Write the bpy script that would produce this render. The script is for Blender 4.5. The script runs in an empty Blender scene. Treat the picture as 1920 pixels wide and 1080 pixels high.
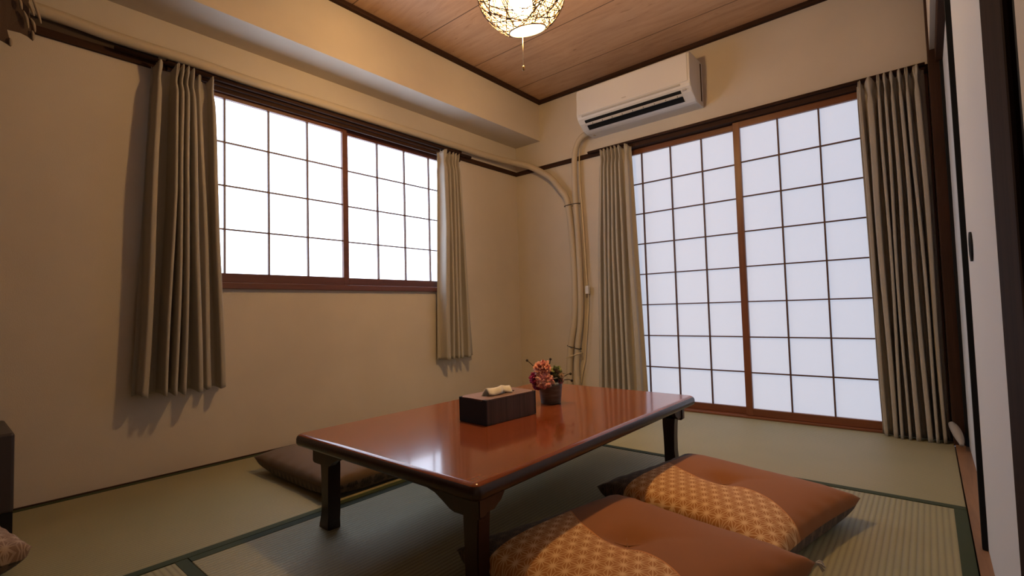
import bpy, bmesh, math, random
from mathutils import Vector, Matrix
PI = math.pi
scene = bpy.context.scene
COL = scene.collection

# ------------------------------------------------------------------ camera, world, light, exposure
cam_d = bpy.data.cameras.new('camera'); cam = bpy.data.objects.new('camera', cam_d); COL.objects.link(cam)
F_PX, YAW, PIT, ROL = 920.127, 0.7011, 0.0453, -0.0279
ca, sa, cb, sb, cc, sc = math.cos(YAW), math.sin(YAW), math.cos(PIT), math.sin(PIT), math.cos(ROL), math.sin(ROL)
fw = Vector((-sa*cb, ca*cb, sb)); rt = Vector((ca, sa, 0)); up = rt.cross(fw)
r2 = rt*cc + up*sc; u2 = up*cc - rt*sc
cam.matrix_world = Matrix(((r2.x, u2.x, -fw.x, 2.5632), (r2.y, u2.y, -fw.y, -3.1319), (r2.z, u2.z, -fw.z, 0.6715), (0, 0, 0, 1)))
cam_d.sensor_width = 36; cam_d.lens = F_PX/1920*36; cam_d.clip_start = .01
scene.camera = cam
w = bpy.data.worlds.new('world'); scene.world = w; w.use_nodes = True
w.node_tree.nodes['Background'].inputs[0].default_value = (.7, .8, 1, 1)
w.node_tree.nodes['Background'].inputs[1].default_value = .4
vs = scene.view_settings; vs.view_transform = 'Standard'; vs.look = 'None'; vs.gamma = 1; vs.exposure = 0.0; vs.use_curve_mapping = False
LAMP = Vector((1.395, -1.64, 1.95))
LAMP_STRENGTH = 1020
WIN_A = 3.7
WIN_B = .56

# ------------------------------------------------------------------ materials
def mat(name, col=(.5, .5, .5), rough=.6, **kw):
    m = bpy.data.materials.new(name); m.use_nodes = True
    b = m.node_tree.nodes['Principled BSDF']
    b.inputs['Base Color'].default_value = (*col, 1); b.inputs['Roughness'].default_value = rough
    for k, v in kw.items(): b.inputs[k.replace('_', ' ')].default_value = v
    return m
class G:
    """tiny node-graph helper"""
    def __init__(s, m): s.m = m; s.t = m.node_tree; s.b = s.t.nodes['Principled BSDF']
    def n(s, kind, **kw):
        x = s.t.nodes.new(kind)
        for k, v in kw.items(): setattr(x, k, v)
        return x
    def l(s, a, b): s.t.links.new(a, b)
    def math(s, op, a, b=None, c=None):
        x = s.n('ShaderNodeMath', operation=op)
        for i, v in enumerate((a, b, c)):
            if v is None: continue
            if isinstance(v, (int, float)): x.inputs[i].default_value = v
            else: s.l(v, x.inputs[i])
        return x.outputs[0]
    def coord(s, scale=(1, 1, 1), rot=(0, 0, 0), kind='Object'):
        tc = s.n('ShaderNodeTexCoord'); mp = s.n('ShaderNodeMapping')
        mp.inputs['Scale'].default_value = scale; mp.inputs['Rotation'].default_value = rot
        s.l(tc.outputs[kind], mp.inputs[0]); return mp.outputs[0]
    def noise(s, vec, scale, detail=4, rough=.55, dist=0):
        x = s.n('ShaderNodeTexNoise'); s.l(vec, x.inputs['Vector'])
        x.inputs['Scale'].default_value = scale; x.inputs['Detail'].default_value = detail
        x.inputs['Roughness'].default_value = rough; x.inputs['Distortion'].default_value = dist
        return x.outputs['Fac']
    def ramp(s, fac, *stops):
        x = s.n('ShaderNodeValToRGB'); s.l(fac, x.inputs[0]); e = x.color_ramp.elements
        while len(e) < len(stops): e.new(.5)
        for i, (p, c) in enumerate(stops): e[i].position = p; e[i].color = (*c, 1)
        return x.outputs[0]
    def mix(s, fac, a, b, mode='MIX'):
        x = s.n('ShaderNodeMix', data_type='RGBA', blend_type=mode)
        for sock, v in ((x.inputs['Factor'], fac), (x.inputs[6], a), (x.inputs[7], b)):
            if isinstance(v, (int, float)): sock.default_value = v
            elif isinstance(v, tuple): sock.default_value = (*v, 1)
            else: s.l(v, sock)
        return x.outputs[2]
    def color(s, sock): s.l(sock, s.b.inputs['Base Color'])
    def bump(s, h, strength=.3, dist=.002):
        x = s.n('ShaderNodeBump'); x.inputs['Strength'].default_value = strength; x.inputs['Distance'].default_value = dist
        s.l(h, x.inputs['Height']); s.l(x.outputs[0], s.b.inputs['Normal'])
    def xyz(s, vec):
        x = s.n('ShaderNodeSeparateXYZ'); s.l(vec, x.inputs[0]); return x.outputs

def m_plaster():
    m = mat('plaster', (.56, .47, .34), .9); g = G(m); v = g.coord()
    n = g.noise(v, 3, 3); f = g.noise(v, 260, 3)
    g.color(g.ramp(n, (.3, (.585, .52, .445)), (.7, (.63, .565, .485))))
    g.bump(f, .35, .0015); return m
def m_wood(name, c1, c2, rough, axis='z', scale=1., coat=0.0, grain=14, bump=.15):
    m = mat(name, c1, rough, Coat_Weight=coat, Coat_Roughness=.06); g = G(m)
    s = {'x': (.7, grain, grain), 'y': (grain, .7, grain), 'z': (grain, grain, .7)}[axis]
    v = g.coord(tuple(k*scale for k in s))
    n = g.noise(v, 2.2, 6, .6, .6); n2 = g.noise(v, 12, 3)
    f = g.math('ADD', g.math('MULTIPLY', n, .8), g.math('MULTIPLY', n2, .2))
    g.color(g.ramp(f, (.32, c1), (.68, c2)))
    if bump: g.bump(f, bump, .001)
    return m
def m_ceiling():
    m = mat('ceiling_wood', (.3, .17, .09), .55); g = G(m)
    v = g.coord((1.2, 9, 1)); n = g.noise(v, 1.6, 6, .62, 1.6)
    v2 = g.coord((2.2, 16, 1)); n2 = g.noise(v2, 2.4, 3, .5, 2.5)
    base = g.ramp(n, (.3, (.42, .25, .15)), (.55, (.50, .31, .19)), (.75, (.54, .345, .22)))
    knots = g.ramp(n2, (.62, (1, 1, 1)), (.74, (.55, .45, .36)))
    c = g.mix(.8, base, knots, 'MULTIPLY')
    o = g.xyz(g.coord())
    fr = g.math('FRACT', g.math('DIVIDE', g.math('ADD', o[1], .302+4.65), .465))
    seam = g.math('LESS_THAN', g.math('MINIMUM', fr, g.math('SUBTRACT', 1, fr)), .0065)
    c = g.mix(seam, c, (.10, .05, .025)); g.color(c); g.bump(g.math('SUBTRACT', 1, seam), .5, .003); return m
def m_tatami(name, along, c=(.30, .275, .14)):
    """woven rush: fine ribs running along the given axis, weave dashes across"""
    m = mat(name, c, .55, Sheen_Weight=.15); g = G(m); o = g.xyz(g.coord())
    a, b = (o[0], o[1]) if along == 'x' else (o[1], o[0])
    fr = g.math('FRACT', g.math('DIVIDE', b, .0145))
    rib = g.math('SINE', g.math('MULTIPLY', fr, PI))
    vec = g.coord((600, 60, 1) if along == 'x' else (60, 600, 1)); fine = g.noise(vec, 1, 2)
    big = g.noise(g.coord(), 2.5, 2)
    col = g.ramp(g.math('ADD', g.math('MULTIPLY', rib, .55), g.math('MULTIPLY', fine, .45)),
                 (.2, tuple(k*.70 for k in c)), (.8, tuple(k*1.12 for k in c)))
    col = g.mix(.35, col, g.ramp(big, (.35, (.80, .84, .75)), (.65, (1.08, 1.02, .95))), 'MULTIPLY')
    g.color(col); g.bump(g.math('ADD', rib, g.math('MULTIPLY', fine, .4)), .55, .0012); return m
def m_fabric(name, c, rough=.85, scale=700, trans=0.0, var=.12, sheen=.2):
    m = mat(name, c, rough, Sheen_Weight=sheen); g = G(m)
    v = g.coord((1, 1, .35)); n = g.noise(v, scale, 2); n2 = g.noise(g.coord((6, 6, 1)), 9, 2)
    f = n
    g.color(g.ramp(f, (.3, tuple(k*(1-var) for k in c)), (.7, tuple(min(1, k*(1+var)) for k in c))))
    g.bump(n, .25, .0008)
    if trans:
        t = g.n('ShaderNodeBsdfTranslucent'); t.inputs[0].default_value = (*c, 1)
        mx = g.n('ShaderNodeMixShader'); mx.inputs[0].default_value = trans
        out = g.t.nodes['Material Output']; g.l(g.b.outputs[0], mx.inputs[1]); g.l(t.outputs[0], mx.inputs[2]); g.l(mx.outputs[0], out.inputs[0])
    return m
def m_paper(name, emis, col, trans=.5):
    """washi paper glowing with daylight from behind"""
    m = mat(name, (.55, .55, .55), .8); g = G(m)
    g.b.inputs['Emission Color'].default_value = (*col, 1); g.b.inputs['Emission Strength'].default_value = emis
    t = g.n('ShaderNodeBsdfTranslucent'); t.inputs[0].default_value = (.8, .82, .85, 1)
    mx = g.n('ShaderNodeMixShader'); mx.inputs[0].default_value = trans*.5
    out = g.t.nodes['Material Output']; g.l(g.b.outputs[0], mx.inputs[1]); g.l(t.outputs[0], mx.inputs[2]); g.l(mx.outputs[0], out.inputs[0])
    n = g.noise(g.coord((1, 1, 1)), 60, 4, .7); g.bump(n, .05, .0005)
    return m
def m_cushion(name, plain, patt, line, split=True):
    """plain cloth on the back, hemp-leaf star print on the front and underside, seam as a wave"""
    m = mat(name, plain, .8, Sheen_Weight=.1); g = G(m); o = g.xyz(g.coord())
    S = 1/.030
    p1 = g.math('MULTIPLY', o[1], S)
    p2 = g.math('MULTIPLY', g.math('ADD', g.math('MULTIPLY', o[0], .8660), g.math('MULTIPLY', o[1], -.5)), S)
    p3 = g.math('MULTIPLY', g.math('ADD', p1, p2), -1.0)
    f = [g.math('FRACT', g.math('ADD', p, 40)) for p in (p1, p2, p3)]
    s = g.math('ADD', g.math('ADD', f[0], f[1]), f[2])
    big = g.math('GREATER_THAN', s, 1.5)
    d = [g.math('ABSOLUTE', g.math('SUBTRACT', big, k)) for k in f]
    mn = g.math('MINIMUM', g.math('MINIMUM', d[0], d[1]), d[2])
    mxx = g.math('MAXIMUM', g.math('MAXIMUM', d[0], d[1]), d[2])
    md = g.math('SUBTRACT', g.math('SUBTRACT', g.math('ADD', g.math('ADD', d[0], d[1]), d[2]), mn), mxx)
    l1 = g.math('LESS_THAN', mn, .05); l2 = g.math('LESS_THAN', g.math('SUBTRACT', md, mn), .075)
    star = g.math('MAXIMUM', l1, l2)
    bright = g.math('MULTIPLY', star, g.math('ADD', .35, g.math('MULTIPLY', g.math('SUBTRACT', mxx, .33), .97)))
    pc = g.mix(bright, patt, line)
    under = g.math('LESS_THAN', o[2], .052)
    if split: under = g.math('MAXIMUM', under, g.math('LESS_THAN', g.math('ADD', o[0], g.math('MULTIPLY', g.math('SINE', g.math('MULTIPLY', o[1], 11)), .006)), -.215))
    if split:
        # wave boundary y = f(x): high at the left, dips at the centre tuft, humps right of it, falls to the right edge
        x = o[0]
        fx = g.math('ADD', g.math('MULTIPLY', x, -.40), g.math('MULTIPLY', g.math('SINE', g.math('MULTIPLY', g.math('SUBTRACT', x, .02), 13.0)), .035))
        front = g.math('LESS_THAN', o[1], g.math('ADD', fx, -.035))
        seam = g.math('LESS_THAN', g.math('ABSOLUTE', g.math('SUBTRACT', o[1], g.math('ADD', fx, -.035))), .0022)
        c = g.mix(front, plain, pc); c = g.mix(seam, c, tuple(min(1, k*1.3) for k in patt))
    else:
        c = pc if name == 'cushion_pale' else g.mix(0.0, plain, pc)
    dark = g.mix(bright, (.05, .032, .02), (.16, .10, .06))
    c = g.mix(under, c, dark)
    g.color(c); g.bump(g.noise(g.coord(), 900, 2), .3, .0008); return m

M = {}
M['plaster'] = m_plaster()
M['ceiling'] = m_ceiling()
M['dark_wood'] = m_wood('dark_wood', (.030, .014, .009), (.060, .028, .017), .7)
M['dark_wood_x'] = m_wood('dark_wood_x', (.030, .014, .009), (.060, .028, .017), .7, 'x')
M['dark_wood_y'] = m_wood('dark_wood_y', (.030, .014, .009), (.060, .028, .017), .7, 'y')
for k_ in ('dark_wood', 'dark_wood_x', 'dark_wood_y'): M[k_].node_tree.nodes['Principled BSDF'].inputs['Specular IOR Level'].default_value = .12
M['sash'] = m_wood('sash_wood', (.13, .040, .016), (.22, .075, .03), .4, 'z')
M['sash_x'] = m_wood('sash_wood_x', (.13, .040, .016), (.22, .075, .03), .4, 'x')
M['sash_y'] = m_wood('sash_wood_y', (.09, .026, .016), (.15, .048, .026), .4, 'y')
M['lattice'] = mat('lattice_wood', (.10, .042, .025), .55)
M['post'] = m_wood('post_wood', (.016, .008, .005), (.034, .016, .010), .8)
M['post'].node_tree.nodes['Principled BSDF'].inputs['Specular IOR Level'].default_value = .05
M['sill'] = m_wood('sill_wood', (.20, .105, .055), (.34, .19, .105), .5, 'y')
M['paper_a'] = m_paper('window_paper', WIN_A, (.76, .88, 1.08))
M['paper_b'] = m_paper('door_paper', WIN_B, (.80, .86, 1.04))
M['fusuma'] = mat('fusuma_paper', (.60, .63, .68), .75)
M['tat_x'] = m_tatami('tatami_rush_x', 'x'); M['tat_y'] = m_tatami('tatami_rush_y', 'y')
M['border'] = m_fabric('tatami_border', (.030, .046, .016), .8, 900, var=.2, sheen=0)
M['curtain'] = m_fabric('curtain_cloth', (.42, .385, .335), .85, trans=.03, var=.05, sheen=.05)
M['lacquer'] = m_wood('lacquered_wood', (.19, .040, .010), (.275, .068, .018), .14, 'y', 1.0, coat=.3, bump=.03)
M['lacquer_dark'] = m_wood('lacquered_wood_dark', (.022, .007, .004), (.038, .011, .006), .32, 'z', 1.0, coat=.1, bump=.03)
M['ac'] = mat('white_plastic', (.68, .67, .68), .4)
M['ac_grey'] = mat('grey_plastic', (.42, .40, .38), .5)
M['black'] = mat('black_plastic', (.010, .010, .011), .6, Specular_IOR_Level=.15)
M['pipe'] = mat('wrapped_pipe_tape', (.52, .44, .33), .6)
g = G(M['pipe']); g.bump(g.math('FRACT', g.math('MULTIPLY', g.noise(g.coord(), 14, 2), 6)), .25, .002)
M['cord'] = mat('cream_cord', (.72, .60, .40), .55)
M['tie'] = mat('black_tie', (.02, .018, .016), .5)
M['gray_cloth'] = mat('pale_grey_vinyl', (.34, .32, .31), .6)

# ------------------------------------------------------------------ helpers
def tag(o, label=None, cat=None, group=None, kind=None):
    if label: o['label'] = label
    if cat: o['category'] = cat
    if group: o['group'] = group
    if kind: o['kind'] = kind
    return o
def obj(name, bm, m, parent=None, smooth=False, loc=(0, 0, 0), rot=(0, 0, 0)):
    me = bpy.data.meshes.new(name); bmesh.ops.recalc_face_normals(bm, faces=bm.faces); bm.to_mesh(me); bm.free()
    o = bpy.data.objects.new(name, me); COL.objects.link(o)
    for k in (m if isinstance(m, list) else [m]): me.materials.append(k)
    if smooth:
        for p in me.polygons: p.use_smooth = True
    o.location = loc; o.rotation_euler = rot
    if parent: o.parent = parent
    return o
def empty(name, loc=(0, 0, 0), rz=0):
    o = bpy.data.objects.new(name, None); COL.objects.link(o); o.location = loc; o.rotation_euler = (0, 0, rz); o.empty_display_size = .05; return o
def box(bm, x0, y0, z0, x1, y1, z1, bev=0, seg=2):
    r = bmesh.ops.create_cube(bm, size=1); vsx = r['verts']
    for v in vsx: v.co = Vector(((x0+x1)/2+v.co.x*(x1-x0), (y0+y1)/2+v.co.y*(y1-y0), (z0+z1)/2+v.co.z*(z1-z0)))
    if bev:
        es = list({e for v in vsx for e in v.link_edges})
        bmesh.ops.bevel(bm, geom=es, offset=bev, segments=seg, affect='EDGES', profile=.5)
    return bm
def boxes(*bs, bev=0):
    bm = bmesh.new()
    for b in bs: box(bm, *b, bev=bev)
    return bm
def prism(bm, pts, f0, f1, bev=0):
    """extrude a closed 2D outline; f0/f1 map (a,b)->3D at both ends"""
    a = [bm.verts.new(f0(p)) for p in pts]; b = [bm.verts.new(f1(p)) for p in pts]; n = len(pts)
    fs = [bm.faces.new(a), bm.faces.new(b[::-1])]
    for i in range(n): fs.append(bm.faces.new((a[i], b[i], b[(i+1) % n], a[(i+1) % n])))
    if bev:
        es = [e for e in set(e for f in fs[:2] for e in f.edges)]
        bmesh.ops.bevel(bm, geom=es, offset=bev, segments=2, affect='EDGES')
    return bm
def catmull(pts, sub=6):
    P = [Vector(p) for p in pts]; out = []
    for i in range(len(P)-1):
        p0 = P[max(i-1, 0)]; p1 = P[i]; p2 = P[i+1]; p3 = P[min(i+2, len(P)-1)]
        for k in range(sub):
            t = k/sub
            out.append(.5*((2*p1)+(p2-p0)*t+(2*p0-5*p1+4*p2-p3)*t*t+(3*p1-p0-3*p2+p3)*t**3))
    out.append(P[-1]); return out
def tube(bm, pts, r, seg=8, cap=True, rfun=None):
    pts = [Vector(p) for p in pts]; rings = []; n = len(pts)
    t0 = (pts[1]-pts[0]).normalized(); ref = Vector((0, 0, 1)) if abs(t0.z) < .9 else Vector((1, 0, 0))
    nrm = t0.cross(ref).normalized()
    for i, p in enumerate(pts):
        t = (pts[min(i+1, n-1)]-pts[max(i-1, 0)]).normalized()
        nrm = (nrm-t*nrm.dot(t)).normalized(); b = t.cross(nrm)
        rr = rfun(i/(n-1)) if rfun else r
        rings.append([bm.verts.new(p+(nrm*math.cos(2*PI*k/seg)+b*math.sin(2*PI*k/seg))*rr) for k in range(seg)])
    for i in range(n-1):
        for k in range(seg): bm.faces.new((rings[i][k], rings[i][(k+1) % seg], rings[i+1][(k+1) % seg], rings[i+1][k]))
    if cap: bm.faces.new(rings[0][::-1]); bm.faces.new(rings[-1])
    return bm
def lathe(bm, prof, c=(0, 0, 0), seg=32):
    rings = []
    for r, z in prof: rings.append([bm.verts.new((c[0]+r*math.cos(2*PI*k/seg), c[1]+r*math.sin(2*PI*k/seg), c[2]+z)) for k in range(seg)])
    for i in range(len(rings)-1):
        for k in range(seg): bm.faces.new((rings[i][k], rings[i][(k+1) % seg], rings[i+1][(k+1) % seg], rings[i+1][k]))
    return bm
def S(name, bm, m, parent=None, **k):
    o = obj(name, bm, m, parent, **k)
    if not parent: o['kind'] = 'structure'
    return o

# ------------------------------------------------------------------ room shell
W = 2.626; HC = 2.338; YF = -3.75; T = .12
WY0, WY1, WZ0, WZ1 = -2.47, -.655, .842, 1.80          # window opening in the left wall
DX0, DX1, DZ1 = .855, 2.60, 1.80                        # door opening in the back wall
S('wall_left', boxes((-T, YF, -.02, 0, WY0, HC), (-T, WY1, -.02, 0, 0, HC), (-T, WY0, -.02, 0, WY1, WZ0), (-T, WY0, WZ1, 0, WY1, HC)), M['plaster'])
S('wall_back', boxes((-T, 0, -.02, DX0, T, HC), (DX1, 0, -.02, W+.25, T, HC), (DX0, 0, DZ1, DX1, T, HC)), M['plaster'])
S('wall_front', boxes((-T, YF-T, -.02, W+.25, YF, HC)), mat('dark_panel', (.10, .075, .06), .7))
S('wall_right', boxes((W+.10, YF, -.02, W+.2, 0, HC), (W+.006, YF, -.02, W+.10, -2.545, HC), (W+.004, -2.545, 1.84, W+.10, 0, HC)), M['plaster'])
S('wall_soffit', boxes((0, YF, 2.0184, .2577, 0, HC)), M['plaster'])
S('ceiling', boxes((-T, YF-T, HC, W+.2, T, HC+.05)), M['ceiling'])
S('brown_band', boxes((0, YF, 1.812, .014, WY0-.03, 1.846)), mat('band_brown', (.075, .048, .03), .8))  # brown band on the left wall, just above the picture rail
# ceiling trim, rails
S('trim_1', boxes((.2577, YF, 2.313, .288, 0, HC), bev=.002), M['dark_wood_y'])
S('trim_2', boxes((.288, -.030, 2.313, W+.004, 0, HC), bev=.002), M['dark_wood_x'])
S('trim_3', boxes((0, YF, 1.78, .016, 0, 1.812), bev=.002), M['dark_wood_y'])           # picture rail on the left wall
S('trim_4', boxes((.016, -.016, 1.78, DX0-.03, 0, 1.812), bev=.002), M['dark_wood_x'])  # picture rail on the back wall
S('trim_5', boxes((W-.004, -.12, 0, W+.10, .0, 2.33), bev=.003), M['dark_wood'])         # corner post
S('trim_6', boxes((W+.022, YF, 1.775, W+.10, -.12, 1.84), bev=.003), M['dark_wood_y'])   # lintel over the sliding panels
S('trim_7', boxes((W+.002, YF, -.02, W+.10, -.12, .006)), M['sill'])                    # sill under the sliding panels
S('trim_8', boxes((W+.001, -2.515, .006, W+.05, -2.345, 1.775), bev=.004), M['post'])     # post between panels and wall
S('dark_gap_strip', boxes((W+.008, -2.545, .006, W+.05, -2.515, 1.775)), M['black'])  # dark gap between post and wall, its shade put in as a black strip
S('baseboard_left', boxes((0, YF, -.02, .012, 0, .004)), M['dark_wood_y'])

# floor: slab with six tatami mats, each with its cloth borders
fl = S('floor', boxes((-T, YF-T, -.10, W+.2, T, -.055)), M['dark_wood_y'])
B = .03; G_ = .0015
def tatami(x0, y0, x1, y1, along):
    x0 += G_; y0 += G_; x1 -= G_; y1 -= G_
    m = obj('tatami_mat', boxes((x0, y0, -.055, x1, y1, 0), bev=.002), M['tat_x' if along == 'x' else 'tat_y'], fl)
    if along == 'x': e = ((x0, y0-.0004, -.03, x1, y0+B, .0012), (x0, y1-B, -.03, x1, y1+.0004, .0012))
    else: e = ((x0-.0004, y0, -.03, x0+B, y1, .0012), (x1-B, y0, -.03, x1+.0004, y1, .0012))
    for k in e: obj('cloth_border', boxes(k, bev=.0005), M['border'], m)
XA, YB, XC, YD = .9391, -1.011, 1.80, -2.655
tatami(.012, -1.80, XA, 0, 'y'); tatami(.012, YF, XA, -1.80, 'y')
tatami(XA, YB, W, 0, 'x')
tatami(XA, YD, XC, YB, 'y'); tatami(XC, YD, W, YB, 'y')
tatami(XA, YF, W, YD, 'x')

# ------------------------------------------------------------------ shoji
def lattice(axis, a0, a1, z0, z1, ncol, nrow, d0, d1, wv=.0075, wh=.007):
    """bars of the lattice; axis 'x': along x at depth y; 'y': along y at depth x"""
    bs = []
    for i in range(1, ncol):
        a = a0+(a1-a0)*i/ncol
        bs.append((a-wv/2, d0, z0, a+wv/2, d1, z1))
    for k in range(1, nrow):
        z = z0+(z1-z0)*k/nrow
        bs.append((a0, d0+.0012, z-wh/2, a1, d1-.0012, z+wh/2))
    if axis == 'y': bs = [(b[1], b[0], b[2], b[4], b[3], b[5]) for b in bs]
    return boxes(*bs)
def fr(axis, bs):
    return [(b[1], b[0], b[2], b[4], b[3], b[5]) for b in bs] if axis == 'y' else bs
def sash(parent, axis, a0, a1, z0, z1, st0, st1, rb, rtop, d, paper, mframe, ncol, nrow, sgn, mrail):
    """one sliding shoji: glass area a0..a1 x z0..z1, stiles st0/st1 wide, rails rb/rtop, room face at depth d"""
    th = .024
    lo, hi = (d, d+th) if sgn > 0 else (d-th, d)
    s = obj('shoji_sash', boxes(*fr(axis, [(a0-st0, lo, z0-rb, a0, hi, z1+rtop), (a1, lo, z0-rb, a1+st1, hi, z1+rtop)]), bev=.0015), mframe, parent)
    obj('sash_rail', boxes(*fr(axis, [(a0, lo, z0-rb, a1, hi, z0), (a0, lo, z1, a1, hi, z1+rtop)]), bev=.0015), mrail, s)
    c = (lo+hi)/2
    obj('shoji_lattice', lattice(axis, a0, a1, z0, z1, ncol, nrow, c-.007, c+.007), M['lattice'], s)
    pc = (c+.0085) if sgn > 0 else (c-.0085)
    obj('shoji_paper', boxes(*fr(axis, [(a0, pc-.0008, z0, a1, pc+.0008, z1)])), M[paper], s)
# window in the left wall (outside is -x: depth goes negative)
win = empty('window_1', (0, 0, 0)); win['kind'] = 'structure'
obj('window_frame', boxes((-T, WY0, WZ0-.03, .022, WY1, WZ0, ), (-T, WY0, WZ0, .0, WY0+.012, WZ1), (-T, WY1-.012, WZ0, .0, WY1, WZ1), bev=.002), M['sash_y'], win)
obj('window_sill', boxes((0.0, WY0-.02, WZ0-.052+.032, .016, WY1+.02, WZ0-.002), bev=.002), M['sash_y'], win)
obj('window_head', boxes((-T, WY0, 1.785, .03, WY1, 1.838), (.0, WY0, 1.765, .014, WY1, 1.785), bev=.002), M['dark_wood_y'], win)
zb, dz = .8892, .2143
sash(win, 'y', -2.4296, -1.5884, zb, zb+4*dz, .03, .028, .045, .035, -.012, 'paper_a', M['sash_y'], 4, 4, -1, M['sash_y'])
sash(win, 'y', -1.5366, -.6954, zb, zb+4*dz, .028, .03, .045, .035, -.040, 'paper_a', M['sash_y'], 4, 4, -1, M['sash_y'])
# door in the back wall (outside is +y)
door = empty('door_1', (0, 0, 0)); door['kind'] = 'structure'
obj('door_frame', boxes((DX0-.03, -.022, 0, DX0+.008, T, 1.80), (DX1-.005, -.01, 0, DX1+.02, T, 1.80), bev=.002), M['sash'], door)
obj('door_head', boxes((DX0-.03, -.028, 1.772, W-.004, T, 1.812), bev=.002), M['dark_wood_x'], door)
obj('door_sill', boxes((DX0-.03, -.03, -.03, W-.004, T, .012), bev=.002), M['sash_x'], door)
zb, dz = .0529, .2102
sash(door, 'x', .8950, 1.7114, zb, zb+8*dz, .035, .03, .04, .036, .028, 'paper_b', M['sash'], 4, 8, 1, M['sash_x'])
sash(door, 'x', 1.7491, 2.5655, zb, zb+8*dz, .038, .035, .04, .036, -.002, 'paper_b', M['sash'], 4, 8, 1, M['sash_x'])

# fusuma (sliding panels) on the right wall
d2 = empty('door_2', (0, 0, 0)); d2['kind'] = 'structure'
def fusuma(y0, y1, x, pull=None):
    p = obj('sliding_panel', boxes((x, y0, .008, x+.02, y1, 1.774)), M['fusuma'], d2)
    f = obj('panel_stile', boxes((x-.012, y0, .008, x+.0195, y0+.016, 1.774), (x-.012, y1-.018, .008, x+.0195, y1, 1.774), bev=.001), M['black'], p)
    if pull:
        bm = bmesh.new(); lathe(bm, [(0, 0), (.030, 0), (.033, .002), (.036, .004), (.036, .0)], seg=28)
        o = obj('finger_pull', bm, M['black'], p, True); o.rotation_euler = (0, -PI/2, 0); o.location = (x-.0005, pull[0], pull[1])
fusuma(-1.34, -.12, W+.048); fusuma(-2.345, -1.318, W+.027, (-1.50, .795))

# ------------------------------------------------------------------ curtains
def curtain(name, axis, wall, folds, z_top, z_bot, s_end_top, s_end_bot, base, label, hem_wob=.004, pinch=.8, mat_=None, ease=1.0, zp=.075, over=.195):
    """folds: (centre_top, half_top, centre_bot, half_bot, amp). The cloth is one sheet; axis is the rail direction."""
    root = empty(name, (0, 0, 0)); tag(root, label, 'curtain')
    folds = [(a, b, c, d*.84, e*1.45) for a, b, c, d, e in folds]
    NR = 70; per = 18
    U = []
    for i, f in enumerate(folds):
        for k in range(per+1): U.append((i, -1+2*k/per))
    rows = []; rnd = random.Random(len(folds)*7+int(abs(s_end_top[0])*100))
    ph = [rnd.uniform(0, 6.28) for _ in folds]
    for r in range(NR+1):
        h = r/NR; h = h*h*.35+h*.65 if False else h
        z = z_top+(z_bot-z_top)*h; dist = z_top-z
        e = h**ease
        pin = math.exp(-((dist-zp)/.035)**2)
        top = max(0, 1-dist/zp) if dist < zp else 0
        row = []
        def pos(s, d): return (s, -d) if axis == 'x' else (s, d)
        pts = [(s_end_top[0]*(1-e)+s_end_bot[0]*e, base+.004)]
        for (i, u) in U:
            ct, ht, cb_, hb, amp = folds[i]
            c = ct*(1-e)+cb_*e; hw = ht*(1-e)+hb*e
            c += .0035*math.sin(2.2*PI*h+ph[i])*min(1, h*3)
            hw *= (1-pinch*.55*pin)
            a = amp*(.75+.25*min(1, h*2.5))*(1-.25*pin)
            s = c+hw*(u+over*math.sin(2*PI*u)*min(1, h*4+.3))
            f_ = .5+.5*math.cos(PI*u); d = base+a*(1-(1-f_)**1.9)
            if top > 0: d += .006*math.sin(3*PI*u+ph[i])*top
            pts.append((s, d))
        pts.append((s_end_top[1]*(1-e)+s_end_bot[1]*e, base+.004))
        for j, (s, d) in enumerate(pts):
            zz = z
            if h > .97: zz += hem_wob*math.sin(j*.35)*(h-.97)/.03
            if dist < .05: zz += -.020*(1-dist/.05)*(.5+.5*math.cos((j-1)*2*PI/(per+1)))
            row.append((s, -d, zz) if axis == 'x' else (d, s, zz))
        rows.append(row)
    bm = bmesh.new(); V = [[bm.verts.new(p) for p in row] for row in rows]
    for i in range(len(V)-1):
        for j in range(len(V[0])-1): bm.faces.new((V[i][j], V[i][j+1], V[i+1][j+1], V[i+1][j]))
    o = obj('curtain_cloth', bm, mat_ or M['curtain'], root, True)
    sm = o.modifiers.new('thick', 'SOLIDIFY'); sm.thickness = .0018
    # hooks at the pleats
    for i, f in enumerate(folds[::2]):
        bm = bmesh.new(); c = f[0]; q = base+.004
        p = [(c, q, z_top-.035), (c, q-.006, z_top-.002), (c, q-.009, z_top+.009), (c, q-.003, z_top+.012)]
        tube(bm, [(a, -b, cz) if axis == 'x' else (b, a, cz) for a, b, cz in p], .0022, 6)
        obj('curtain_hook', bm, M['ac'], root, True)
    return root

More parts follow.
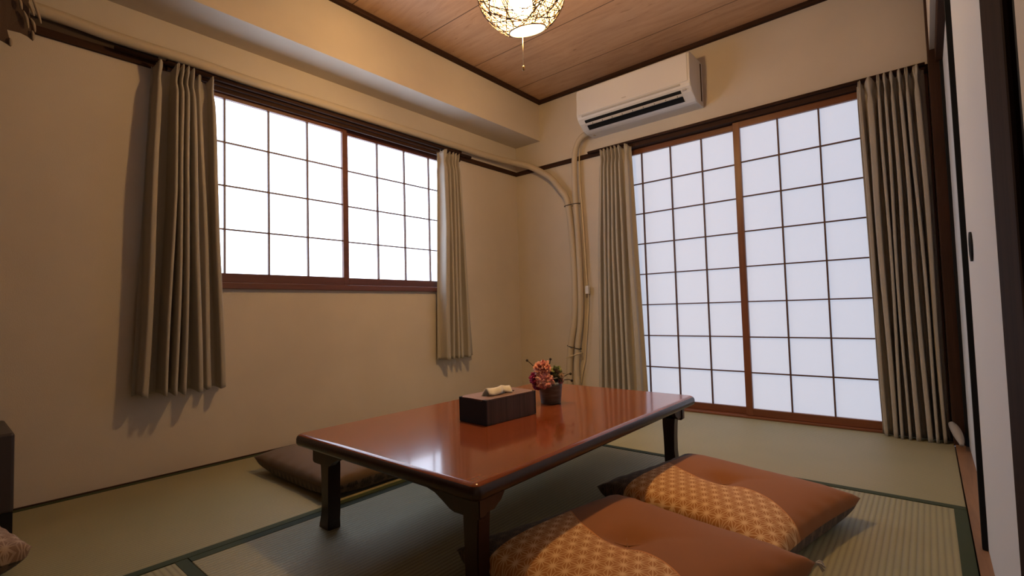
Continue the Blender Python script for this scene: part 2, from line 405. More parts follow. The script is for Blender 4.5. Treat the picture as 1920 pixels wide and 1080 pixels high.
# left wall window, left curtain (three bunches)
curtain('curtain', 'y', 0, [(-2.508, .017, -2.562, .024, .055), (-2.450, .010, -2.496, .012, .078), (-2.430, .009, -2.463, .013, .080), (-2.410, .009, -2.430, .012, .078),
        (-2.388, .010, -2.368, .020, .068), (-2.352, .010, -2.312, .020, .030), (-2.303, .013, -2.266, .022, .045)],
        1.797, .358, (-2.53, -2.285), (-2.592, -2.240), .026,
        'short greyish beige curtain hanging left of the high paper window', pinch=.6, hem_wob=.006)
curtain('curtain', 'y', 0, [(-.865, .034, -.890, .040, .050), (-.812, .015, -.822, .020, .036), (-.783, .014, -.785, .022, .040), (-.755, .014, -.745, .024, .036), (-.728, .014, -.680, .030, .040)],
        1.792, .352, (-.899, -.700), (-.935, -.60), .034,
        'short greyish beige curtain between high paper window and room corner', pinch=.8)
curtain('curtain', 'x', 0, [(.842, .018, .775, .030, .035), (.872, .014, .832, .026, .042), (.900, .014, .878, .022, .044), (.929, .014, .921, .022, .044), (.957, .014, .965, .022, .044), (.986, .014, 1.008, .022, .042), (1.030, .026, 1.070, .040, .030)],
        1.795, .02, (.822, 1.062), (.742, 1.118), .04,
        'long greyish beige curtain left of the paper sliding doors beside the pipes', pinch=.9)
curtain('curtain', 'x', 0, [(2.352, .014, 2.378, .018, .030), (2.392, .028, 2.412, .020, .045), (2.430, .013, 2.442, .014, .050), (2.455, .013, 2.466, .013, .050), (2.482, .014, 2.498, .022, .052),
        (2.512, .014, 2.540, .022, .050), (2.540, .014, 2.572, .014, .050), (2.576, .024, 2.596, .016, .044)],
        1.80, .004, (2.338, 2.606), (2.362, 2.612), .04,
        'long greyish beige curtain right of the paper sliding doors in the corner', pinch=.9)
# curtain rails
def rail(name, a, b, label):
    bm = bmesh.new(); tube(bm, [a, b], .009, 10)
    o = obj(name, bm, M['dark_wood_y'], None, True); tag(o, label, 'curtain rail'); return o
rail('curtain_rail', (.046, -2.66, 1.806), (.046, -.58, 1.806), 'slim dark curtain rail above the high window')
rail('curtain_rail', (.72, -.044, 1.808), (2.612, -.044, 1.808), 'slim dark curtain rail above the paper sliding doors')

# ------------------------------------------------------------------ air conditioner
ac = empty('air_conditioner', (.753, 0, 1.915)); tag(ac, 'white wall mounted air conditioner with open louver under the ceiling', 'air conditioner')
AW = .795
prof = [(0, 0), (0, .285), (.205, .285), (.222, .281), (.231, .268), (.233, .11), (.230, .088), (.222, .073), (.214, .066),   # front down to the slot
        (.196, .046), (.150, .016), (.128, .006), (.105, .001), (.06, 0)]
def acx(x): return lambda p: (x, -p[0], p[1])
bm = bmesh.new(); prism(bm, prof, acx(0), acx(AW), bev=.004); obj('body', bm, M['ac'], ac)
bm = boxes((.012, -.2365, .100, AW-.012, -.230, .272), bev=.003); obj('front_panel', bm, M['ac'], ac)
# slot line under the front panel, dark outlet, louvers
bm = bmesh.new(); prism(bm, [(.233, .094), (.236, .094), (.234, .084), (.230, .084)], acx(.04), acx(AW-.06)); obj('panel_groove', bm, M['ac_grey'], ac)
bm = bmesh.new(); prism(bm, [(.205, .052), (.2135, .0625), (.150, .0115), (.145, .016)], acx(.05), acx(AW-.065)); obj('air_outlet', bm, M['black'], ac)
bm = bmesh.new(); prism(bm, [(.2165, .0215), (.2175, .0235), (.181, .0390), (.180, .0368)], acx(.055), acx(AW-.07)); obj('louver', bm, M['ac_grey'], ac)
for k in range(9):
    x = .10+k*.075; bm = boxes((x, -.192, .036, x+.0015, -.182, .046)); obj('vane', bm, M['black'], ac)
bm = boxes((AW*.44, -.2372, .122, AW*.44+.03, -.2364, .127)); obj('emblem', bm, M['ac_grey'], ac, )
bm = bmesh.new(); box(bm, AW-.052, -.219, .052, AW-.03, -.214, .062); obj('label_sticker', bm, M['ac_grey'], ac)
bm = boxes((AW-.0005, -.045, .03, AW+.0015, -.030, .27), bev=.0005); obj('side_seam', bm, M['dark_wood'], ac)

# ------------------------------------------------------------------ pipes and cables
def pipe(name, pts, r, m, label, cat, seg=14, sub=6):
    bm = bmesh.new(); P = catmull(pts, sub); tube(bm, P, r, seg)
    o = obj(name, bm, m, None, True); tag(o, label, cat); return o
p1 = pipe('wrapped_pipe', [(.045, -3.4, 1.866), (.045, -2.877, 1.862), (.045, -2.648, 1.850), (.045, -2.359, 1.852), (.045, -2.12, 1.846), (.045, -1.725, 1.850), (.045, -1.22, 1.853), (.045, -.757, 1.855),
      (.048, -.372, 1.858), (.085, -.12, 1.855), (.203, -.060, 1.808), (.372, -.050, 1.696), (.475, -.05, 1.576), (.530, -.05, 1.485), (.556, -.05, 1.282), (.571, -.05, 1.004), (.572, -.05, .728),
      (.553, -.05, .547), (.522, -.05, .401), (.502, -.05, .231), (.50, -.048, .10)], .024, M['pipe'],
      'beige tape wrapped pipe running along the left wall then down the corner', 'pipe')
p2 = pipe('wrapped_pipe', [(.80, -.06, 1.93), (.735, -.06, 1.945), (.675, -.06, 1.925), (.630, -.06, 1.86), (.608, -.055, 1.76), (.604, -.052, 1.60), (.606, -.052, 1.46), (.612, -.05, 1.28), (.620, -.05, 1.004), (.620, -.05, .728),
      (.606, -.05, .547), (.580, -.05, .401), (.565, -.05, .231), (.57, -.048, .10)], .021, M['pipe'],
      'beige tape wrapped pipe dropping from the air conditioner beside the corner', 'pipe')
bm = bmesh.new(); tube(bm, catmull([(.80, -.035, 1.925), (.72, -.03, 1.935), (.655, -.03, 1.90), (.637, -.03, 1.80), (.636, -.03, 1.60), (.645, -.03, 1.40), (.655, -.03, 1.15), (.662, -.03, .95), (.668, -.03, .84)], 6), .0045, 8)
cd = obj('power_cord', bm, M['cord'], None, True); tag(cd, 'thin cream cord with a white connector hanging beside the wrapped pipes', 'cord')
bm = bmesh.new(); box(bm, .655, -.046, .775, .685, -.018, .835, bev=.005); obj('connector', bm, M['ac'], cd)
bm = bmesh.new(); tube(bm, catmull([(.673, -.03, .775), (.672, -.03, .70), (.662, -.028, .60), (.652, -.03, .50), (.640, -.03, .40), (.628, -.03, .30), (.602, -.03, .21), (.58, -.02, .12)], 6), .0035, 8)
obj('lower_cord', bm, M['cord'], cd, True)
def tie(z, xa, xb, dz, label, m=None):
    bm = bmesh.new(); n = 24; c = (xa+xb)/2; hw = (xb-xa)/2; pts = []
    for k in range(n+1):
        a = 2*PI*k/n; pts.append((c+hw*math.cos(a), -.05+.0265*math.sin(a), z+dz*math.cos(a)))
    tube(bm, pts, .0032, 6, False); o = obj('cable_tie', bm, m or M['tie'], None, True); tag(o, label, 'cable tie'); return o
tie(1.445, .505, .640, .002, 'upper black tie around the two wrapped pipes, near the picture rail')
tie(.385, .492, .610, -.012, 'lower black tie around the two wrapped pipes, just above the table line')
tie(.325, .478, .615, .022, 'slanting cream tie around the wrapped pipes, lowest of three', M['cord'])
bm = bmesh.new(); tube(bm, catmull([(2.618, -.145, .105), (2.630, -.18, .085), (2.642, -.22, .055), (2.646, -.25, .035)], 5), .02, 12, rfun=lambda t: .008+.010*math.sin(PI*min(1, t*1.0+.1)))
o = obj('vinyl_roll', bm, M['gray_cloth'], None, True); tag(o, 'small pale grey roll lying on the sill behind the long right curtain', 'roll')

# ------------------------------------------------------------------ pendant lamp
lamp = empty('pendant_lamp', LAMP); tag(lamp, 'glowing round woven string pendant lamp with pull cord hanging from the ceiling', 'lamp')
lamp.rotation_euler = (0, 0, 0)
TILT = Matrix.Rotation(math.radians(-8), 4, fw) @ Matrix.Rotation(math.radians(13), 4, rt) @ Matrix.Identity(4)
R_ = .176
def bulb_mat():
    m = mat('lamp_glow', (1, 1, 1), .5); b = m.node_tree.nodes['Principled BSDF']
    b.inputs['Emission Color'].default_value = (1, .61, .245, 1); b.inputs['Emission Strength'].default_value = LAMP_STRENGTH; return m
bm = bmesh.new(); bmesh.ops.create_uvsphere(bm, u_segments=24, v_segments=16, radius=.046)
for v in bm.verts: v.co.z = v.co.z*.8-.068
obj('bulb', bm, bulb_mat(), lamp, True)
# thin open-weave liner
ml = bpy.data.materials.new('shade_liner'); ml.use_nodes = True; nt = ml.node_tree; nt.nodes.clear()
out = nt.nodes.new('ShaderNodeOutputMaterial'); tr = nt.nodes.new('ShaderNodeBsdfTransparent'); tl = nt.nodes.new('ShaderNodeBsdfTranslucent')
tl.inputs[0].default_value = (.95, .88, .76, 1); mx = nt.nodes.new('ShaderNodeMixShader'); mx.inputs[0].default_value = .10
nt.links.new(tr.outputs[0], mx.inputs[1]); nt.links.new(tl.outputs[0], mx.inputs[2]); nt.links.new(mx.outputs[0], out.inputs[0])
bm = bmesh.new(); ang0 = math.asin(.074/R_); prof = []
for k in range(25):
    a = ang0+(PI-ang0-.25)*k/24; prof.append(((R_-.006)*math.sin(a), -(R_-.006)*math.cos(a)))
lathe(bm, prof, seg=48); bm.transform(TILT); obj('shade_liner', bm, ml, lamp, True)
# strings wound at random over the ball
def strings(n, r, wr, seed, col, name, zmin=-2):
    rnd = random.Random(seed); bm = bmesh.new()
    lim = math.cos(ang0)
    for i in range(n):
        ax = Vector((rnd.gauss(0, 1), rnd.gauss(0, 1), rnd.gauss(0, 1))).normalized(); off = rnd.uniform(-.75, .75)
        t = ax.orthogonal().normalized(); b = ax.cross(t); rr = math.sqrt(1-off*off); a0 = rnd.uniform(0, 6.28); ln = rnd.uniform(1.5, 5.5)
        w1, w2 = rnd.uniform(.02, .09), rnd.uniform(1.5, 4)
        run = []
        N = 34
        for k in range(N+1):
            a = a0+ln*k/N
            p = (ax*(off+w1*math.sin(w2*a))+(t*math.cos(a)+b*math.sin(a))*rr).normalized()
            if p.z < max(-lim, zmin) or p.z > .97:
                if len(run) > 2: tube(bm, run, wr, 4, False)
                run = []
            else: run.append(p*(r+rnd.uniform(-.0008, .0008)))
        if len(run) > 2: tube(bm, run, wr, 4, False)
    bm.transform(TILT)
    return obj(name, bm, col, lamp, True)
strings(150, R_, .0011, 3, mat('cream_string', (.40, .27, .16), .7), 'string_shade')
strings(95, R_+.003, .0017, 8, mat('brown_string', (.06, .035, .02), .7), 'dark_string')
strings(170, R_-.003, .0022, 21, mat('block_string', (.10, .06, .035), .8), 'light_block_strings', .10)  # extra dark strands on the unseen upper half, added to hold back lamp light
# diffuser ring and disc at the opening
md = bpy.data.materials.new('diffuser_disc'); md.use_nodes = True; nt = md.node_tree; nt.nodes.clear()
out = nt.nodes.new('ShaderNodeOutputMaterial'); tr = nt.nodes.new('ShaderNodeBsdfTransparent'); tl = nt.nodes.new('ShaderNodeBsdfTranslucent')
tl.inputs[0].default_value = (1, .97, .9, 1); mx = nt.nodes.new('ShaderNodeMixShader'); mx.inputs[0].default_value = .25
nt.links.new(tr.outputs[0], mx.inputs[1]); nt.links.new(tl.outputs[0], mx.inputs[2]); nt.links.new(mx.outputs[0], out.inputs[0])
zo = -R_*math.cos(ang0)
bm = bmesh.new(); bmesh.ops.create_circle(bm, cap_ends=True, segments=40, radius=.071)
for v in bm.verts: v.co.z = zo+.001
bm.transform(TILT); obj('diffuser', bm, md, lamp)
bm = bmesh.new(); tube(bm, [(.0745*math.cos(2*PI*k/40), .0745*math.sin(2*PI*k/40), zo) for k in range(41)], .0034, 6, False); bm.transform(TILT)
obj('opening_ring', bm, mat('ring_wire', (.25, .20, .15), .5), lamp, True)
bm = bmesh.new(); tube(bm, [(0, 0, .17), (0, 0, 2.312+.018-LAMP.z)], .004, 8); obj('hanging_cord', bm, M['cord'], lamp, True)
bm = bmesh.new(); lathe(bm, [(0, 0), (.045, 0), (.05, .01), (.05, .035), (0, .035)], (0, 0, 2.33-.036-LAMP.z)); obj('ceiling_rose', bm, M['ac'], lamp, True)
bm = bmesh.new(); tube(bm, [(0, 0, zo), (0, 0, -.322)], .0016, 8); pc = obj('pull_cord', bm, M['cord'], lamp, True)
bm = bmesh.new(); lathe(bm, [(0, -.338), (.004, -.337), (.0055, -.332), (.0045, -.326), (.0055, -.322), (.0025, -.317), (0, -.316)], seg=14); obj('cord_bead', bm, mat('brass_bead', (.45, .28, .12), .35, Metallic=.5), pc, True)

# ------------------------------------------------------------------ low table
TX0, TX1, TY0, TY1, TZ = 1.005, 1.815, -2.383, -1.085, .300
tbl = empty('low_table', ((TX0+TX1)/2, (TY0+TY1)/2, 0)); tag(tbl, 'low reddish brown lacquered wooden table standing on the tatami', 'table')
ox, oy = tbl.location.x, tbl.location.y
def tb(b): return (b[0]-ox, b[1]-oy, b[2], b[3]-ox, b[4]-oy, b[5])
# slab: rounded corners and bull-nosed rim
def slab(hx, hy, z0, z1, rc, rim):
    bm = bmesh.new(); rings = []; n = 8
    prof = [(-.014, z0), (-.004, z0+.003), (0, z0+.010), (0, z1-.016), (-.002, z1-.010), (-.006, z1-.005), (-.012, z1-.0018), (-.017, z1)]
    for off, z in prof:
        ring = []
        for cx, cy, a0 in ((1, 1, 0), (-1, 1, 90), (-1, -1, 180), (1, -1, 270)):
            for k in range(n+1):
                a = math.radians(a0+90*k/n); r = rc
                ring.append(bm.verts.new((cx*(hx-r)+(r+off)*math.cos(a), cy*(hy-r)+(r+off)*math.sin(a), z)))
        rings.append(ring)
    N = len(rings[0])
    for i in range(len(rings)-1):
        for k in range(N): bm.faces.new((rings[i][k], rings[i][(k+1) % N], rings[i+1][(k+1) % N], rings[i+1][k]))
    ft = bm.faces.new(rings[-1]); bm.faces.new(rings[0][::-1])
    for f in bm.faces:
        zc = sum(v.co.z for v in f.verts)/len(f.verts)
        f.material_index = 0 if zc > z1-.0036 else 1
    return bm
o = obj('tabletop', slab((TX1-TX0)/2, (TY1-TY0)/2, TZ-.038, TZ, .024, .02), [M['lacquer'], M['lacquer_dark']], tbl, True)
for p in o.data.polygons:
    if len(p.vertices) > 4: p.use_smooth = False
# end aprons with shaped brackets
AX0, AX1 = 1.040, 1.780
def apron(y0, y1):
    z1 = TZ-.039; zl = .205
    half = [(AX0, z1), (AX0, zl+.006), (AX0+.006, zl), (AX0+.085, zl), (AX0+.100, zl+.004), (AX0+.125, zl+.022), (AX0+.150, zl+.034), (AX0+.19, zl+.040)]
    pts = half + [(AX0+AX1-x, z) for x, z in half[::-1]]
    bm = bmesh.new(); prism(bm, pts, lambda p: (p[0]-ox, y0-oy, p[1]), lambda p: (p[0]-ox, y1-oy, p[1]), bev=.002)
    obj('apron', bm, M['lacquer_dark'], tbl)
apron(-2.338, -2.314); apron(-1.154, -1.130)
for x0, x1 in ((AX0+.004, AX0+.022), (AX1-.022, AX1-.004)):      # side rails
    for (y0, y1) in ((-2.314, -2.235), (-1.233, -1.154)):
        z1 = TZ-.039; zl = .215; s = 1 if y0 < -2 else -1; ya, yb = (y0, y1) if s > 0 else (y1, y0)
        pts = [(ya, z1), (ya, zl), (ya+s*.03, zl), (ya+s*.055, zl+.015), (yb, z1)]
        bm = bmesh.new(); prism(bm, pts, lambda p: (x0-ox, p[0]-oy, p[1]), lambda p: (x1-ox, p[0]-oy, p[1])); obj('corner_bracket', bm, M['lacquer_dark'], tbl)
def leg(xc, yc, sx, sy):
    """square leg, slightly waisted, foot flared outward in x"""
    bm = bmesh.new(); hy = .021; rows = []
    for z, i, o_ in ((.215, .026, .026), (.19, .025, .023), (.14, .023, .020), (.09, .022, .019), (.05, .022, .022), (.025, .022, .029), (.012, .023, .034), (0, .0235, .036)):
        rows.append([(xc-sx*i, yc-hy, z), (xc+sx*o_, yc-hy, z), (xc+sx*o_, yc+hy, z), (xc-sx*i, yc+hy, z)])
    V = [[bm.verts.new((a-ox, b-oy, c)) for a, b, c in r] for r in rows]
    for i in range(len(V)-1):
        for k in range(4): bm.faces.new((V[i][k], V[i][(k+1) % 4], V[i+1][(k+1) % 4], V[i+1][k]))
    bm.faces.new(V[0]); bm.faces.new(V[-1][::-1])
    es = [e for e in bm.edges if abs(e.verts[0].co.z-e.verts[1].co.z) > .005]
    bmesh.ops.bevel(bm, geom=es, offset=.003, segments=2, affect='EDGES')
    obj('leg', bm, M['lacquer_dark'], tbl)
for xc, sx in ((1.080, -1), (1.735, 1)):
    for yc, sy in ((-2.300, -1), (-1.168, 1)): leg(xc, yc, sx, sy)

# ------------------------------------------------------------------ tissue box
mdk = mat('box_black', (.008, .007, .009), .7)
mwd = m_wood('box_wood', (.035, .020, .014), (.115, .065, .045), .6, 'z', 1, grain=22)
mwt = m_wood('box_top_wood', (.20, .11, .085), (.30, .175, .13), .5, 'y', 1, grain=10)
tx = empty('tissue_box', (1.400, -1.845, TZ), math.radians(-4)); tag(tx, 'brown wood grain tissue box cover with black ends standing on the table', 'tissue box')
L2, W2, H2 = .122, .067, .083
obj('end_panel', boxes((-W2, -L2, .001, W2, -L2+.006, H2-.001), bev=.001), mdk, tx)
obj('end_panel', boxes((-W2, L2-.006, .001, W2, L2, H2-.001), bev=.001), mdk, tx)
obj('side_panel', boxes((W2-.006, -L2+.006, 0, W2, L2-.006, H2-.001), bev=.001), mwd, tx)
obj('side_panel', boxes((-W2, -L2+.006, 0, -W2+.006, L2-.006, H2-.001), bev=.001), mwd, tx)
bm = bmesh.new(); n = 32; inner = []; outer = []
for k in range(n):
    a = 2*PI*k/n; c, s = math.cos(a), math.sin(a)
    sgx = .020*math.copysign(abs(c)**.9, c); sgy = .078*math.copysign(abs(s)**.9, s); inner.append((sgx, sgy))
    m_ = max(abs(c)/W2, abs(s)/L2); outer.append((c/m_, s/m_))
zt = H2; zb2 = H2-.005
vi = [bm.verts.new((*p, zt)) for p in inner]; vo = [bm.verts.new((*p, zt)) for p in outer]; vi2 = [bm.verts.new((*p, zb2)) for p in inner]; vo2 = [bm.verts.new((*p, zb2)) for p in outer]
for k in range(n):
    j = (k+1) % n
    bm.faces.new((vi[k], vo[k], vo[j], vi[j])); bm.faces.new((vi[k], vi[j], vi2[j], vi2[k])); bm.faces.new((vo[k], vo2[k], vo2[j], vo[j])); bm.faces.new((vi2[k], vi2[j], vo2[j], vo2[k]))
obj('top_panel', bm, mwt, tx)
obj('slot_lining', boxes((-W2+.006, -L2+.006, .004, W2-.006, L2-.006, .068)), mdk, tx)
mt = m_fabric('tissue_paper', (.86, .80, .68), .9, 200, trans=.15, var=.03)
rnd = random.Random(5); bm = bmesh.new(); rows = []
for i in range(15):
    t = i/14; row = []
    for j in range(23):
        s = -1+2*j/22
        y = s*(.062-.012*t)+.004*math.sin(5*t)-.012
        fold = math.sin(s*7+1)*.004*t
        z = .066+.040*math.sin(PI*min(1, t*.86))**.7*(1+.03*math.sin(s*6))
        x = -.017+.046*t+.004*math.sin(s*5+t*3)
        z += .003*math.sin(s*4+.6)*t
        row.append(bm.verts.new((x+fold, y, z)))
    rows.append(row)
for i in range(14):
    for j in range(22): bm.faces.new((rows[i][j], rows[i][j+1], rows[i+1][j+1], rows[i+1][j]))
tis = obj('tissue', bm, mt, None, True, loc=(1.400, -1.845, TZ), rot=(0, 0, math.radians(-4))); tag(tis, 'cream white tissue poking out of the tissue box slot', 'tissue')
sm = tis.modifiers.new('thick', 'SOLIDIFY'); sm.thickness = .004; sm.offset = 0

# ------------------------------------------------------------------ flower arrangement
fa = empty('flower_arrangement', (1.401, -1.535, TZ)); tag(fa, 'small pot of pink and peach artificial flowers standing on the table', 'flowers')
mpot = mat('pot_tin', (.20, .17, .14), .5, Metallic=.1)
g = G(mpot); g.color(g.ramp(g.noise(g.coord((1, 1, 8)), 20, 3), (.35, (.08, .065, .05)), (.7, (.16, .14, .115))))
bm = bmesh.new(); lathe(bm, [(0, .004), (.038, 0), (.040, .003), (.047, .070), (.048, .078), (.045, .078), (.043, .066), (0, .064)], seg=36); obj('pot', bm, mpot, fa, True)
def petal_ball(name, c, r, cols, npet, seed, squash=1., pw=.5, parent=fa, tilt=(0, 0, 1)):
    """layered blossom: rings of cupped petals"""
    rnd = random.Random(seed); bm = bmesh.new(); ax = Vector(tilt).normalized(); q = ax.to_track_quat('Z', 'Y').to_matrix()
    lay = bm.loops.layers.color.new('Col') if False else None
    for L in range(5):
        k = L/4; nn = max(4, int(npet*(.4+.6*k))); el = math.radians(80-88*k)
        for i in range(nn):
            a = 2*PI*(i+.5*L+rnd.uniform(-.2, .2))/nn; e = el+rnd.uniform(-.12, .12)
            d = Vector((math.cos(a)*math.cos(e), math.sin(a)*math.cos(e), math.sin(e)*squash))
            side = Vector((-math.sin(a), math.cos(a), 0)); wdt = r*pw*(.55+.45*k)*rnd.uniform(.8, 1.15)
            nrm = d.cross(side).normalized(); rr = r*rnd.uniform(.86, 1.1)
            g2 = []
            for u in range(5):
                tt = u/4; row = []
                for v in range(-2, 3):
                    ww = math.sin(PI*min(1, tt*.78+.12))*wdt
                    cup = -.14*r*abs(v/2)**2+.10*r*math.sin(tt*PI)+rnd.uniform(-.02, .02)*r
                    ruff = .06*r*math.sin(v*2.3+i)*tt
                    row.append(bm.verts.new(q @ (d*(rr*(.15+.85*tt)*(1-.06*abs(v/2)**2))+side*(ww*v/2)+nrm*(cup+ruff))+Vector(c)))
                g2.append(row)
            for u in range(4):
                for v in range(4):
                    f = bm.faces.new((g2[u][v], g2[u][v+1], g2[u+1][v+1], g2[u+1][v])); f.material_index = (1 if (u < 2 or rnd.random() < .2) else 0)
    return obj(name, bm, cols, parent, True)
def fm(n, c): return m_fabric(n, c, .8, 300, trans=.2, var=.18)
peach, peach2, pink, pink2, mag, mag2, crm = fm('peach_petal', (.80, .38, .27)), fm('deep_peach', (.62, .16, .10)), fm('pink_petal', (.66, .27, .25)), fm('rose_petal', (.48, .12, .14)), fm('magenta_petal', (.48, .035, .14)), fm('purple_petal', (.25, .03, .12)), fm('cream_petal', (.75, .55, .38))
V_ = lambda a, b, c: (a*.765+b*-.644, a*.644+b*.765, c)     # a: to the camera's right, b: away
petal_ball('blossom', V_(-.030, -.010, .135), .038, [peach, peach2], 13, 1, tilt=(.3, -.4, 1))['label'] = 'peach blossom, topmost'
petal_ball('blossom', V_(-.024, -.035, .092), .038, [pink, cream_ if False else crm], 12, 2, pw=.4, tilt=(.5, -.7, .5))['label'] = 'dusty pink blossom, lowest'
petal_ball('blossom', V_(-.058, -.010, .100), .028, [mag, mag2], 12, 3, pw=.4, tilt=(-.2, -.8, .4))['label'] = 'magenta blossom on the left'
petal_ball('blossom', V_(-.052, -.012, .072), .022, [mag2, mag], 10, 4, pw=.4, tilt=(-.2, -.8, -.1))['label'] = 'purple blossom on the lower left'
petal_ball('blossom', V_(.024, -.002, .122), .027, [fm('green_petal', (.22, .27, .10)), fm('lime_petal', (.42, .40, .18))], 10, 5, tilt=(.4, -.6, .8))['label'] = 'small green blossom'
petal_ball('blossom', V_(.042, -.016, .108), .015, [crm, fm('ochre_petal', (.45, .26, .10))], 9, 6, tilt=(.5, -.5, .5))['label'] = 'small cream and ochre blossom'
petal_ball('blossom', V_(.040, -.026, .088), .012, [pink, mag2], 8, 7, tilt=(.5, -.7, .3))['label'] = 'small pink bud by the rim'
leafm = fm('leaf', (.055, .085, .03)); leafd = fm('dark_leaf', (.05, .035, .018))
def leaf(c, d, ln, wd, m, name='leaf'):
    bm = bmesh.new(); d = Vector(d).normalized(); s = d.cross(Vector((.3, .2, 1))).normalized(); n_ = s.cross(d); rows = []
    for u in range(7):
        t = u/6; w_ = wd*math.sin(PI*(t*.92+.06))**.8
        rows.append([bm.verts.new(Vector(c)+d*ln*t+n_*(-.25*ln*t*t)+s*(w_*v)+n_*(abs(v)*.25*w_)) for v in (-1, -.5, 0, .5, 1)])
    for u in range(6):
        for v in range(4): bm.faces.new((rows[u][v], rows[u][v+1], rows[u+1][v+1], rows[u+1][v]))
    obj(name, bm, m, fa, True)
rl = random.Random(9)
for i in range(38):
    a = rl.uniform(-.9, 2.6) if i < 20 else rl.uniform(0, 6.28)
    c = V_(.012+.020*rl.uniform(-1, 1), .0+.02*rl.uniform(-1, 1), rl.uniform(.072, .118))
    leaf(c, V_(math.cos(a-.6)*.8, -abs(math.sin(a))*.5, rl.uniform(-.15, .75)), rl.uniform(.028, .045), rl.uniform(.007, .012), leafm if rl.random() < .6 else leafd)
for (a, b, c, d_) in ((-.045, 0, .12, (-.045, .0, .050)), (-.002, .01, .135, (.006, 0, .036)), (.055, -.01, .09, (.030, 0, -.004)), (.05, -.01, .10, (.03, -.005, .014))):
    bm = bmesh.new(); p0 = Vector(V_(a, b, c)); dd = Vector(V_(*d_)); tube(bm, [p0, p0+dd*.6+Vector((0, 0, .004)), p0+dd], .0018, 6); bmesh.ops.create_icosphere(bm, subdivisions=2, radius=.0055, matrix=Matrix.Translation(p0+dd)); obj('twig', bm, leafd, fa, True)

# ------------------------------------------------------------------ floor cushions
def cushion(cx, cy, rz, hx, hy, T_, m, label, zb_=0, skew=(0, 0), tuft=True, tassels=(), tagm=True, conc=.055, pitch=0):
    root = empty('floor_cushion', (cx, cy, zb_), rz); tag(root, label, 'cushion')
    N = 56; bm = bmesh.new(); tops = []; bots = []
    for i in range(N+1):
        u = -1+2*i/N; u = math.copysign(abs(u)**.8, u) if u else 0; tr_ = []; br_ = []
        for j in range(N+1):
            v = -1+2*j/N; v = math.copysign(abs(v)**.8, v) if v else 0
            x = hx*u*(1-conc*(1-v*v)*abs(u)); y = hy*v*(1-conc*(1-u*u)*abs(v))
            x += skew[0]*v; y += skew[1]*u
            e = max(0, (1-u**4)*(1-v**4))
            r = math.hypot(u, v)
            dim = math.exp(-(r/.16)**2)*.36+math.exp(-(r/.5)**2)*.06
            cre = .05*math.exp(-((abs(u)-abs(v))/.10)**2)*math.exp(-(r/.45)**2)
            hgt = e**.42*(1-.10*r*r)
            # cloth gathers near the seams
            wr = .0022*math.sin(u*23+v*5)*math.exp(-((1-abs(v))/.10)**2)+.0022*math.sin(v*21-u*4)*math.exp(-((1-abs(u))/.10)**2)
            seamz = T_*.50+T_*.10*(abs(u*v))**2-.004
            tr_.append(bm.verts.new((x, y, seamz+T_*.50*hgt*(1-dim-cre)+wr*(e > 0.02))))
            if 0 < i < N and 0 < j < N: br_.append(bm.verts.new((x*(1-.0), y, seamz-min(seamz-.001, T_*.62*e**.32))))
            else: br_.append(tr_[-1])
        tops.append(tr_); bots.append(br_)
    for i in range(N):
        for j in range(N):
            bm.faces.new((tops[i][j], tops[i+1][j], tops[i+1][j+1], tops[i][j+1]))
            q = (bots[i][j], bots[i][j+1], bots[i+1][j+1], bots[i+1][j])
            if len(set(q)) == 4:
                try: bm.faces.new(q)
                except ValueError: pass
    obj('cushion_cover', bm, m, root, True)
    if tuft:
        bm = bmesh.new(); zc = T_*.50-.004+T_*.5*.56
        for a in (.6, 2.2): tube(bm, [(math.cos(a)*.03*s, math.sin(a)*.03*s, zc+.006*abs(s)**1.5) for s in (-1, -.5, 0, .5, 1)], .0014, 6)
        obj('centre_tuft', bm, mat('tuft_thread', (.30, .13, .05), .8), root, True)
    for (sx, sy) in tassels:
        bm = bmesh.new(); rnd = random.Random(int(sx*3+sy*5)); p0 = Vector((sx*hx+skew[0]*sy, sy*hy+skew[1]*sx, T_*.58))
        for k in range(12):
            d = Vector((sx+rnd.uniform(-.8, .8), sy+rnd.uniform(-.8, .8), rnd.uniform(-1, .2))).normalized()
            tube(bm, [p0, p0+d*.010, p0+d*.018+Vector((0, 0, -.006))], .0015, 5)
        obj('corner_tassel', bm, mat('tassel_thread', (.55, .50, .44), .8), root, True)
    if tagm:
        bm = bmesh.new(); x, y = -hx*.84+skew[0]*.9, hy*.87-skew[1]*.84
        box(bm, x-.012, y-.006, T_*.62, x+.018, y+.006, T_*.715, bev=.002); o = obj('fabric_tag', bm, mat('tag_cloth', (.70, .38, .15), .7), root); o['label'] = 'small orange tag'
    return root
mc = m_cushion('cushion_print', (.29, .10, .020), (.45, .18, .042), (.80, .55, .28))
cushion(2.030, -1.485, math.radians(-8), .298, .265, .125, mc, 'brown and star patterned floor cushion nearer the paper doors, partly under the front one', skew=(.02, -.03), tassels=())
cushion(1.985, -2.045, math.radians(-6), .283, .285, .132, mc, 'brown and star patterned floor cushion in the foreground beside the table, front of the pair', skew=(.045, -.02), tassels=((1, 1),))
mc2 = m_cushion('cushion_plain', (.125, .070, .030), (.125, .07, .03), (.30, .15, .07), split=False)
cushion(.60, -1.93, 0, .305, .285, .115, mc2, 'plain brown floor cushion on the far side of the table by the left wall', tagm=False, conc=.02)
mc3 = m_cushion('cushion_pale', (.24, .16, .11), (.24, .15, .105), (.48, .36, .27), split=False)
cushion(.46, -3.265, .1, .29, .29, .14, mc3, 'patterned floor cushion cut off by the left frame edge in front of the dark cabinet', tagm=False)

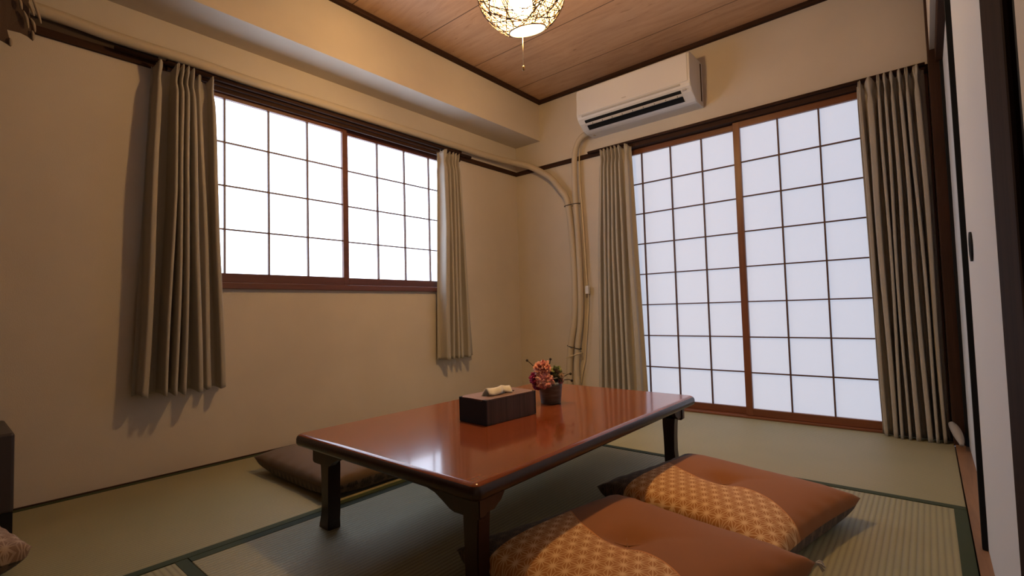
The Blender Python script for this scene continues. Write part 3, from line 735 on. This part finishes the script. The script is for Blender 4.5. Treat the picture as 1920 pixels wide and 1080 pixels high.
# ------------------------------------------------------------------ dark cabinet at the left frame edge
cab = empty('low_cabinet', (.10, -3.2, 0)); tag(cab, 'dark low cabinet standing by the left wall at the frame edge', 'cabinet')
obj('body', boxes((-.08, -.30, .085, .25, .245, .33), bev=.008), mat('cabinet_dark', (.040, .030, .034), .35), cab)
obj('plinth', boxes((-.075, -.295, 0, .245, .243, .085)), M['black'], cab)

# ------------------------------------------------------------------ pleated cloth at the top left
val = empty('pleated_cloth', (0, 0, 0)); tag(val, 'dark brown pleated cloth with pale scalloped hem hanging at the upper left corner', 'cloth')
mv = m_fabric('brown_pleated_cloth', (.10, .060, .040), .8); mh = mat('pale_hem', (.34, .27, .20), .7)
def panel(pts, x, fold):
    """hanging cloth panel: the outline lies at depth x and the cloth is folded back along its top"""
    bm = bmesh.new(); n = len(pts); cy = sum(p[0] for p in pts)/n
    a = [bm.verts.new((x+fold*math.sin((p[0]-cy)*70), p[0], p[1])) for p in pts]
    b = [bm.verts.new((x-.006+fold*math.sin((p[0]-cy)*70), p[0], p[1])) for p in pts]
    bm.faces.new(a); bm.faces.new(b[::-1])
    for k in range(n): bm.faces.new((a[k], b[k], b[(k+1) % n], a[(k+1) % n]))
    return obj('cloth_panel', bm, mv, val)
panel([(-3.0467, 2.0175), (-2.9891, 2.0175), (-2.9811, 1.746), (-2.9779, 1.6997), (-2.9724, 1.6734), (-2.968, 1.6426), (-2.9812, 1.6507), (-2.9941, 1.6567), (-3.0441, 1.6509)], .16, .002)
panel([(-3.0458, 2.0175), (-2.9317, 2.0175), (-2.9209, 1.8036), (-2.9147, 1.7468), (-2.9099, 1.6972), (-2.9239, 1.7073), (-2.943, 1.7129), (-2.975, 1.7129), (-3.0438, 1.7057)], .135, .003)
for P_ in (((.15, -2.9485, 1.8333), (.15, -2.9442, 1.8138), (.15, -2.9412, 1.7917)), ((.15, -2.9371, 1.7897), (.15, -2.9287, 1.7661), (.15, -2.9241, 1.7307)),
           ((.14, -2.9182, 1.7749), (.14, -2.9097, 1.7588), (.14, -2.9052, 1.729)), ((.15, -2.9253, 1.8267), (.15, -2.9168, 1.807), (.15, -2.9096, 1.7825)),
           ((.14, -2.915, 1.8558), (.14, -2.9034, 1.8175), (.14, -2.8961, 1.7928), (.14, -2.8902, 1.7674)), ((.168, -2.9701, 1.6686), (.168, -2.9686, 1.6539), (.168, -2.9684, 1.6406)), ((.144, -2.9135, 1.7294), (.144, -2.9106, 1.7148), (.144, -2.9104, 1.6951))):
    bm = bmesh.new(); tube(bm, catmull(P_, 5), .004, 8, rfun=lambda t: .0006+.0042*math.sin(PI*(t*.8+.1)))
    obj('pleat_edge', bm, mh, val, True)
